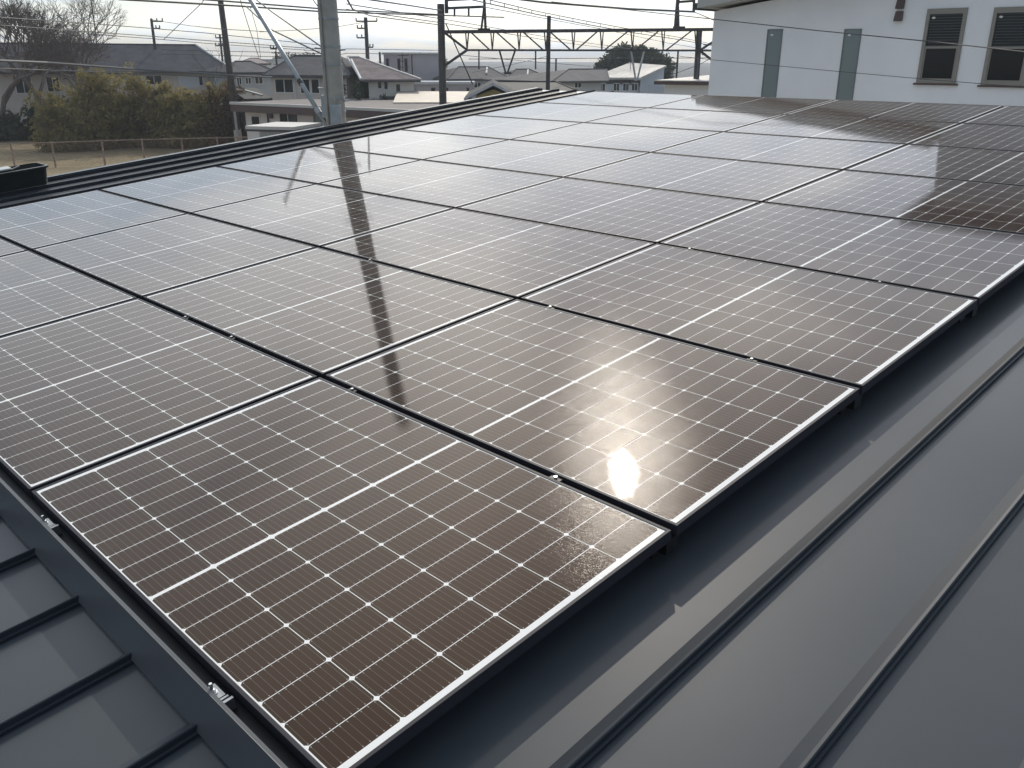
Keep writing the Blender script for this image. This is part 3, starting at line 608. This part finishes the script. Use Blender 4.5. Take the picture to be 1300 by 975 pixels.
shrub('shrub', 'dark low shrub at the left edge in front of the bare trees', -40, 62, 86, [(0.1, 2.2, 1.4), (0.4, 2.1, 1.3), (0.7, 2.5, 1.3), (0.95, 3.0, 1.3)], M_leafd, 6000, .2)
shrub('shrub', 'mid height olive brown shrub right of the big bamboo thicket', 212, 268, 74, [(0.0, 4.2, 1.4), (0.3, 3.9, 1.4), (0.65, 4.0, 1.4), (1.0, 4.2, 1.3)], M_leafo, 10000, .16)
shrub('shrub', 'reddish brown shrub behind the leaning dark pole', 266, 314, 73, [(0.1, 4.1, 1.3), (0.5, 4.3, 1.3), (0.9, 3.8, 1.0)], M_leafb, 7000, .15)
shrub('conifer', 'dark green clipped conifer beside the house with the tiled roof', 440, 472, 64, [(0.2, 4.9, 1.0), (0.6, 4.4, .9), (0.95, 3.7, .7)], M_leafc, 5000, .12, ydep=.5, stems=3, culms=2)
shrub('shrub', 'small dark round bush in front of the tiled roof house wall', 478, 490, 64, [(0.5, 3.75, .5)], M_leafd, 900, .11, ydep=.3, stems=2, culms=2)
# dark evergreen tree
c = G(805, 132); e = empty('evergreen_tree', c, 'broad dark evergreen tree rising behind the pale sloping roof', 'tree')
MB().tube([c, c + Vector((.2, 0, 3)), c + Vector((0, .1, 6))], [.45, .35, .18], 8).build('trunk', M_bark, e)
ru = Vector(RCW.col[0]); ru.z = 0; ru.normalize()
blobs = []
for px, py, r_ in ((765, 92, 1.2), (772, 82, 1.5), (784, 72, 1.7), (792, 64, 1.2), (800, 72, 1.9), (803, 84, 2.0), (815, 74, 1.9), (826, 78, 1.8), (838, 80, 1.6), (846, 85, 1.3), (820, 90, 2.0), (843, 97, 1.3), (785, 92, 1.9), (835, 92, 1.6), (762, 84, .9), (812, 66.5, 1.2), (828, 70, 1.1)):
    p = at(px, py, 132 + rng.normal() * 1.5); blobs.append((tuple(p), (r_, r_, r_ * .8)))
leaf_cloud('crown', M_leafd, e, blobs, 11000, .26)
# bare trees
def bare_tree(label, base, h, seed, spread=.55, levels=6, r0=.2, nf=(2, 4), lean=(0, 0)):
    r_ = random.Random(seed); e = empty('bare_tree', base, label, 'tree', 'bare winter trees')
    tr = MB(); tw = MB()
    def grow(p, d, ln, rad, lev):
        p1 = p + d * ln * .5 + Vector((r_.gauss(0, .05), r_.gauss(0, .05), r_.gauss(0, .03))) * ln
        d2 = (d + Vector((r_.gauss(0, .18), r_.gauss(0, .18), r_.gauss(0, .1) + .05))).normalized(); p2 = p1 + d2 * ln * .5
        (tr if lev < 2 else tw).tube([p, p1, p2], [rad, rad * .85, rad * .7], 6 if lev < 3 else 3, cap=False)
        if lev >= levels: return
        n = r_.randint(*nf)
        for k in range(n):
            ax = Vector((r_.gauss(0, 1), r_.gauss(0, 1), r_.gauss(0, .5))).normalized()
            nd = (d2 + ax * spread * (0.7 + .6 * r_.random())); nd.z += .10; nd.normalize()
            src = p2 if k else p1.lerp(p2, .6)
            grow(src, nd, ln * (.66 + .2 * r_.random()), max(.012, rad * .62), lev + 1)
    grow(Vector(base), Vector((lean[0], lean[1], 1)).normalized(), h, r0, 0)
    tr.build('trunk', M_bark, e); tw.build('branches', M_bark, e)
bare_tree('large bare tree with dense twigs, rising out of the left end of the thicket', G(44, 84), 3.6, 5, levels=6, r0=.27, nf=(3, 4), spread=.78, lean=tuple(ru * .12)[:2])
bare_tree('bare tree at the far left edge of the picture', G(-12, 86), 3.4, 9, levels=6, r0=.25, nf=(3, 4), spread=.7)
bare_tree('smaller bare tree leaning right above the olive thicket', G(78, 81), 3.1, 21, levels=6, r0=.19, nf=(3, 4), spread=.75, lean=tuple(ru * .25)[:2])
bare_tree('little leafless sapling in front of the apartment wall', G(268, 82), 2.4, 4, levels=4, r0=.07, spread=.6)
# distant wooded rise
mbv = []; 
far = []
for px in list(range(352, 404, 8)) + list(range(496, 566, 8)):
    D = 330; y = 71 - 3.2 * math.sin(px * .021) - 2 * rng.random() - (3.5 if 495 < px < 575 else 0)
    p = at(px, y, D); far.append(((p.x, p.y, p.z * .5), (2.2, 2.2, p.z * .5)))
o = leaf_cloud('far_wood', M_leafd, None, far, 5000, .6); tag(o, 'distant dark wooded rise along the horizon', 'woods', kind='stuff')

# ------------------------------------------------------------------ wire fence on the dry grass lot
D0, D1 = 63, 63
def fpt(px):
    t = (px + 30) / 350; return G(px, D0 + (D1 - D0) * t)
zrail = 1.52
e = empty('wire_fence', fpt(150), 'rusty wire mesh fence across the dry grass lot', 'fence')
for px in (-8, 46, 112, 165, 217, 264, 292, 308):
    p = fpt(px); MB().tube([p, p + Vector((0, 0, zrail + .05))], 0.06, 6).build('post', M_fence, e)
MB().tube([fpt(-30) + Vector((0, 0, zrail)), fpt(150) + Vector((0, 0, zrail)), fpt(335) + Vector((0, 0, zrail))], .035, 5).build('rail', M_fence, e)
mb = MB(); A, B_ = fpt(-30), fpt(335); ln = (B_ - A).length; un = (B_ - A).normalized(); q = 0
def fl(s, z): return fpt(-30 + 365 * s / ln) + Vector((0, 0, z))
n = int(ln / .16)
for k in range(n):
    s = k * .16
    mb.bar(fl(s, .05), fl(min(ln, s + 1.4), 1.45), .008); mb.bar(fl(s, 1.45), fl(min(ln, s + 1.4), .05), .008)
mb.build('mesh', M_net, e)

# ------------------------------------------------------------------ poles
def vpole(px0, py0, px1, py1, D):           # two points of a pole at distance D
    return at(px0, py0, D), at(px1, py1, D)
# main concrete pole
b0 = at(427, 155, 13.0); base = Vector((b0.x, b0.y, 0)); lean = Vector((ru.x * -.012, ru.y * -.012, 0)) * 0
e = empty('concrete_pole', base, 'thick grey concrete utility pole just beyond the roof edge', 'utility pole')
def pp(z, dx=0.0, dy=0.0): f_ = Vector((-ru.y, ru.x, 0)); return base + ru * (dx - (z - 5.7) * .012) + f_ * dy + Vector((0, 0, z))
MB().tube([pp(0), pp(5.5), pp(11.0)], [.165, .138, .113], 24).build('shaft', M_conc, e, smooth=True)
for z, r_ in ((7.0, .134), (6.65, .136), (6.42, .137), (5.98, .142), (5.80, .142), (8.2, .13), (9.1, .126)):
    MB().tube([pp(z - .012), pp(z + .012)], r_ + .004, 20).build('band', M_galv, e)
for z, sx in ((6.62, -1), (6.60, 1), (6.10, -1), (5.94, 1), (7.4, -1), (7.4, 1), (8.6, -1), (8.6, 1)):
    MB().tube([pp(z, sx * .12, -.03), pp(z + .01, sx * .21, -.05)], .011, 8).build('step_bolt', M_galv, e)
mb = MB(); mb.tube([pp(4.9, -.10, -.13), pp(7.5, -.085, -.125)], .022, 8); mb.tube([pp(4.9, .03, -.16), pp(6.0, .03, -.155)], .018, 8); mb.build('conduit', M_conc, e)
mb = MB(); mb.box(-.04, .11, -.20, -.135, 5.60, 5.90, lambda x, y, z: pp(z, x, y)); mb.build('junction_box', M_galv, e, bevel=.008)
mb = MB(); mb.box(-.165, -.085, -.14, -.05, 5.72, 6.02, lambda x, y, z: pp(z, x, y)); mb.build('bracket', M_galv, e, bevel=.006)
mb = MB(); mb.tube([pp(5.50), pp(5.60)], .152, 20); mb.build('clamp_band', mat('slate_blue_clamp', (.16, .18, .21), .5), e)
mb = MB(); mb.tube([pp(5.38), pp(5.46)], .165, 20); mb.tube([pp(5.42, .16, -.04), pp(5.42, .23, -.06)], .016, 8); mb.build('collar', M_conc, e)
# galvanised strut leaning on the pole
s0 = pp(5.62, -.12, -.10); s1 = at(318, 0, 14.5); s1 = s0 + (s1 - s0) * 1.02
e = empty('pole_strut', s0, 'slanting galvanised steel pipe fixed to the concrete pole', 'strut')
MB().tube([s0, s1], .033, 12).build('pipe', M_galv, e, smooth=True)
MB().tube([s0.lerp(s1, .08), s0.lerp(s1, .12)], .046, 12).build('sleeve', M_alu, e)
MB().tube([s0.lerp(s1, .31), s0.lerp(s1, .34)], .043, 12).build('sleeve', M_trimd, e)
# dark leaning pole on the left
p0, p1 = at(303.5, 183, 66), at(279.5, -3, 66); d_ = (p1 - p0); p0 = p0 + d_ * (-p0.z / d_.z); p1 = p1 + d_.normalized() * 2.5
e = empty('dark_pole', p0, 'dark leaning utility pole with a pale guard, left of the strut', 'utility pole')
MB().tube([p0, p1], [.25, .165], 14).build('shaft', M_dark, e, smooth=True)
a_ = p0.lerp(p1, .07); c_ = p0.lerp(p1, .26); MB().tube([a_ + Vector((.15, -.1, 0)), c_ + Vector((.15, -.1, 0))], [.12, .09], 8).build('guard', M_galv, e)
MB().tube([p0.lerp(p1, .02), p0.lerp(p1, .14)], [.27, .26], 12).build('sleeve', M_conc, e)
# far utility poles
def far_pole(px, pyt, D, label, arms=(), r=.13, m=M_steel):
    t = at(px, pyt, D); bb = Vector((t.x, t.y, 0)); e = empty('utility_pole', bb, label, 'utility pole', 'far utility poles')
    MB().tube([bb, t], [r * 1.3, r], 8).build('shaft', m, e)
    for py, x0, x1 in arms:
        z = at(px, py, D).z; k = D / F; MB().bar(Vector((t.x, t.y, z)) + ru * (x0 * k), Vector((t.x, t.y, z)) + ru * (x1 * k), .12).build('crossarm', m, e)
        for xx in (x0, (x0 + x1) / 2, x1):
            w_ = Vector((t.x, t.y, z)) + ru * (xx * k); MB().tube([w_, w_ + Vector((0, 0, .28))], .06, 6).build('insulator', m, e)
far_pole(192, 24, 95, 'far pole with short crossarm above the apartment roof ridge', ((27, 0, 12), (36, 0, 8)))
far_pole(279, 44, 100, 'far dark pole just left of the leaning pole, first of a close pair', ((48, -5, 4), (58, -6, 2)), .10)
far_pole(283, 48, 104, 'thinner far pole of the close pair left of the leaning pole', (), .09)
far_pole(464, 22, 85, 'far pole with crossarms and hanging cables above the tiled roof', ((27, -11, 13), (36, -10, 0), (48, -11, 0), (60, 0, 7)), .16)
far_pole(482, 66, 90, 'short far pole right of the cross-armed pole', (), .10)
far_pole(350, 60, 90, 'thin far pole above the beige house roof left of the strut', ((62, -6, 1),), .05)
far_pole(697, 20, 41, 'tall thin black post in front of the gantry truss', (), .085)
far_pole(706, 74, 95, 'short far post just right of the tall thin black post', (), .09)
far_pole(861, 64, 52, 'thin post hanging under the right half of the gantry', (), .05)
t = at(117, 17, 70); e = empty('antenna', Vector((t.x, t.y, 7)), 'thin television antenna above the apartment roof behind the bare tree', 'antenna')
MB().tube([Vector((t.x, t.y, 7.0)), at(115, -5, 70)], .03, 6).build('mast', M_steel, e); MB().bar(at(112, 15, 70), at(126, 18, 70), .05).build('element', M_steel, e)

# ------------------------------------------------------------------ railway gantry
DL, DR = 44.0, 47.0
GA, GB = G(561, DL), G(889, DR); gu = (GB - GA).normalized(); gn = Vector((-gu.y, gu.x, 0)); gn = gn if gn.dot(GA - CAM) > 0 else -gn
def GP(px, py, y=0.0): return on_plane(px, py, GA + gn * y, gn)
gt = empty('railway_gantry', GA, 'steel lattice gantry spanning the railway between brown and grey posts', 'gantry')
tp = at(562, 5, DL); MB().tube([GA, Vector((GA.x, GA.y, tp.z))], [.19, .165], 16).build('post', M_dark, gt, smooth=True)
tp = GP(888, 36); mb = MB(); bx = GP(885, 105)
for y in (-.2, .2): mb.bar(Vector((bx.x, bx.y, 0)) + gn * y, tp + gn * y, .14, .1)
for k in range(9): z0 = k * .9; a_ = Vector((bx.x, bx.y, 0)).lerp(tp, z0 / 8.2); c_ = Vector((bx.x, bx.y, 0)).lerp(tp, min(1, (z0 + .9) / 8.2)); mb.bar(a_ + gn * (-.2 if k % 2 else .2), c_ + gn * (.2 if k % 2 else -.2), .06)
mb.build('post', M_steel, gt)
HB = .28
def top(x): return 40.5 + (37 - 40.5) * (x - 565) / (950 - 565)
def bot(x): return 63.6 + .6 * (x - 592) / 330
for y in (-HB, HB):
    MB().bar(GP(564, top(564), y), GP(960, top(960), y), .13, .15).build('chord', M_steel, gt)
    MB().bar(GP(593, bot(593), y), GP(960, bot(960), y), .09, .09).build('chord', M_steel, gt)
    MB().bar(GP(565, 42, y), GP(593, 63.5, y), .10).build('brace', M_steel, gt)
    MB().bar(GP(593, 63.5, y), GP(565, 83, y * .5), .11).build('brace', M_steel, gt)
V = [593, 625, 659, 693, 728, 764, 803, 842, 884]
for i, x in enumerate(V):
    for y in (-HB, HB):
        MB().bar(GP(x - 2 if y < 0 else x + 2, top(x), y), GP(x, bot(x), 0), .05).build('strut', M_steel, gt)
    if i < len(V) - 1:
        x2 = V[i + 1]
        for y in (-HB, HB):
            if x < 725: MB().bar(GP(x + 4, top(x), y), GP(x2 - 3, bot(x2), y * .2), .055).build('diagonal', M_steel, gt)
            else: MB().bar(GP(x + 3, bot(x), y * .2), GP(x2 - 4, top(x2), y), .055).build('diagonal', M_steel, gt)
for y in (-.05,): 
    MB().bar(GP(888, 64), GP(918, 45), .10).build('brace', M_steel, gt); MB().bar(GP(888, 64), GP(906, 78), .10).build('brace', M_steel, gt)
MB().bar(GP(892, 60), GP(892, 70), .05).build('strut', M_steel, gt); MB().bar(GP(893, 57), GP(905, 56), .04).build('strut', M_steel, gt)
# upright frames on top
mb = MB(); mb.bar(GP(566.5, -6), GP(567, 17), .12); mb.bar(GP(567, 10.5), GP(614, 8.5), .11); mb.bar(GP(567, .5), GP(600, -1), .08); mb.bar(GP(577, 10), GP(577, 21), .08); mb.bar(GP(595, 9.5), GP(595, 20.5), .08); mb.bar(GP(614.5, -8), GP(616.5, 38), .11); mb.bar(GP(614.5, 9), GP(611, 38), .09); mb.bar(GP(607, 38.2, .06), GP(622, 38.2, .06), .16)
mb.build('top_frame', M_steel, gt)
mb = MB(); mb.bar(GP(861, -6), GP(857.5, 36), .14); mb.bar(GP(861, 9), GP(861.5, 36), .08); mb.bar(GP(862, 2.5), GP(882, 1), .11); mb.bar(GP(881.5, -6), GP(880.5, 15), .10); mb.bar(GP(855, 36, .06), GP(869, 36, .06), .18); mb.build('top_frame', M_steel, gt)
for xs in ((634, 654, 643), (801, 818, 808)):
    mb = MB(); yb = 93 if xs[0] < 700 else 101
    mb.bar(GP(xs[0], 64), GP(xs[2] - 1, yb), .075); mb.bar(GP(xs[1], 64), GP(xs[2] + 1, yb), .075); mb.bar(GP(xs[2] - 3, yb), GP(xs[2] + 6, yb - .5), .10); mb.build('hanger', M_galv if xs[0] > 700 else M_steel, gt)
for x in (608, 680): MB().bar(GP(x, 64), GP(x, 88), .06).build('hanger', M_steel, gt)
MB().tube([GP(566, 30), GP(600, 107)], .03, 6).build('guy_rod', M_steel, gt)

# ------------------------------------------------------------------ overhead wires
NW = [0]
def wire(label, pts, r=.012, m=None, sag=0.0, grp='overhead wires'):
    P = [at(*q) for q in pts]; out = []
    for i in range(len(P) - 1):
        for k in range(8):
            t = k / 8; p = P[i].lerp(P[i + 1], t); p.z -= sag * 4 * t * (1 - t); out.append(p)
    out.append(P[-1]); o = MB().tube(out, r, 5).build('overhead_wire', m or M_wire); tag(o, label, 'wire', grp); return o
wire('upper of two thick cables passing behind the concrete pole to the gantry post', [(150, -9, 26), (300, 2.5, 30), (413, 11.5, 34), (560, 18.5, 43)], .026)
wire('lower of two thick cables passing behind the concrete pole to the gantry post', [(150, -1, 26), (300, 7.5, 30), (413, 15, 34), (640, 22, 45)], .026)
wire('topmost thin wire above the apartment roof, passing the far left pole', [(0, 22, 50), (110, 29.5, 60), (192, 36, 66), (262, 42, 70), (415, 58, 75)], .024)
wire('second thin wire above the apartment roof below the topmost one', [(0, 32, 50), (110, 40, 60), (192, 46, 66), (262, 51.5, 70), (415, 63, 75)], .024)
wire('third thin wire, lowest one in front of the sky above the apartment roof', [(110, 43, 60), (192, 49, 66), (262, 55, 70), (415, 65.5, 75)], .02)
wire('thick bundled telephone cable crossing in front of the apartment eaves', [(-20, 76, 40), (60, 79.5, 43), (170, 87.5, 46), (300, 96, 48), (345, 98, 50)], .05, M_wireg)
wire('thinner cable just under the thick telephone bundle', [(-20, 86, 40), (60, 89, 43), (170, 93, 46), (300, 99.5, 48)], .02, M_wireg)
wire('wire from the far left crossarm to the leaning pole', [(192, 25, 95), (240, 32.5, 80), (282, 37, 60), (345, 40.5, 70)], .022, M_wireg)
wire('thin wire between the strut and the concrete pole, upper one', [(330, 40.5, 70), (380, 38, 75), (425, 34.5, 80), (464, 28, 85)], .022, M_wireg)
wire('pale wire rising to the right from the apartment ridge', [(208, 50, 70), (256, 4, 60), (262, -5, 60)], .022, M_wireg)
wire('slanting thin wire left of the strut, left one', [(304, -3, 40), (316, 35, 44), (329, 74, 48)], .016, M_wireg)
wire('slanting thin wire left of the strut, right one', [(318, 10, 40), (326, 38, 44), (331, 74, 48)], .012, M_wireg)
wire('diagonal wire running down behind the strut to the concrete pole, lower one', [(312, 8, 20), (345, 38, 18), (412, 70, 13.2)], .012)
wire('diagonal wire running down right of the strut to the concrete pole, upper one', [(322, -3, 22), (345, 15, 20), (412, 62, 13.2)], .012)
wire('short wire running up left from the concrete pole', [(396, -2, 30), (405, 10, 30), (414, 20, 30)], .014)
for i, (ya, yb, lb) in enumerate(((64, 62, 'upper'), (69.5, 67.5, 'lower'))):
    wire('%s long level wire low across the sky behind the concrete pole' % lb, [(205, ya - 1, 80), (413, ya + 4, 80), (440, yb, 80), (560, yb + 2, 84)], .024, M_wireg)
wire('twisted wire looping down from the concrete pole to the gantry frame, left', [(439, -4, 16), (448, 12, 20), (470, 20, 30), (561, 32, 44)], .018, M_wireg)
wire('thick wire from the top edge to the gantry post head', [(452, -3, 26), (520, 7, 36), (561, 13.5, 43.5)], .026)
wire('thin wire passing through the gantry frame, first from top', [(440, 5, 30), (561, 24, 44), (700, 48, 70), (800, 62, 95)], .018, M_wireg)
wire('thin wire passing through the gantry frame, second from top', [(440, 12, 30), (561, 29, 44), (700, 52, 70), (800, 65, 95)], .018, M_wireg)
wire('thick cable from the top edge to the frame beside the white house', [(618, -6, 42), (690, 3, 43), (800, 11.5, 45), (882, 15, 47)], .045, M_wireg)
wire('upper catenary wire with hangers sloping down to the right', [(605, -4, 40), (680, 14, 50), (740, 26, 58), (800, 37, 66), (860, 47, 76), (905, 56, 84)], .022, M_wireg)
wire('lower catenary wire with hangers sloping down to the right', [(600, 0, 40), (680, 18, 50), (740, 30, 58), (800, 41, 66), (860, 50, 76), (905, 58, 84)], .026, M_wireg)
e = None
for k in range(16):
    t = .06 + k * .058; X_ = 605 + 300 * t
    def yy(pts, x):
        for (a, ya, da), (b_, yb, db) in zip(pts, pts[1:]):
            if a <= x <= b_: f_ = (x - a) / (b_ - a); return ya + (yb - ya) * f_, da + (db - da) * f_
    u_ = yy([(605, -4, 40), (680, 14, 50), (740, 26, 58), (800, 37, 66), (860, 47, 76), (905, 56, 84)], X_); l_ = yy([(600, 0, 40), (680, 18, 50), (740, 30, 58), (800, 41, 66), (860, 50, 76), (905, 58, 84)], X_)
    o = MB().tube([at(X_, u_[0], u_[1]), at(X_, l_[0], l_[1])], .02, 4).build('wire_hanger', M_wireg); tag(o, 'tiny hanger linking the two sloping catenary wires', 'hanger', 'catenary hangers')
wire('thin wire parallel below the sloping catenary pair', [(610, 8, 40), (700, 25, 50), (760, 36, 60), (850, 55, 75), (905, 64, 84)], .016, M_wireg)
wire('level contact wire under the gantry truss', [(595, 75, 60), (750, 74, 64), (907, 73.5, 66)], .022, M_wireg)
wire('faint wire crossing under the truss toward the evergreen tree, upper', [(585, 70, 70), (660, 77, 80), (750, 84, 95)], .022, M_wireg)
wire('faint wire rising under the truss left of the tall thin post', [(600, 92, 90), (650, 82, 85), (697, 71, 80)], .02, M_wireg)
wire('wire sloping across the pale gap beside the white house', [(850, 96, 60), (888, 82, 58), (906, 72, 56)], .02, M_wireg)
wire('short wire from the frame corner down to the white house', [(881, 15, 46), (905, 25, 40), (925, 33, 34)], .02)
wire('upper wire crossing in front of the white house wall and windows', [(700, 2, 22), (903, 24, 14.5), (1040, 39, 13), (1190, 53.5, 11.5), (1330, 69, 10)], .0065)
wire('lower thin wire crossing in front of the white house wall', [(860, 71, 16), (905, 76, 14.2), (1040, 88.5, 13), (1180, 101, 12), (1330, 113, 11)], .0038)

hz = MB().box(-1500, 1500, -400, 1500, -1.0, 22.0).build('haze', None)
hm = bpy.data.materials.new('air_haze'); hm.use_nodes = True; t = hm.node_tree; t.nodes.clear()
pv = t.nodes.new('ShaderNodeVolumePrincipled'); pv.inputs['Color'].default_value = (.80, .86, .94, 1); pv.inputs['Density'].default_value = 0.0007; pv.inputs['Anisotropy'].default_value = 0.2
ou = t.nodes.new('ShaderNodeOutputMaterial'); t.links.new(pv.outputs[0], ou.inputs['Volume'])
hz.data.materials.append(hm); tag(hz, kind='stuff')
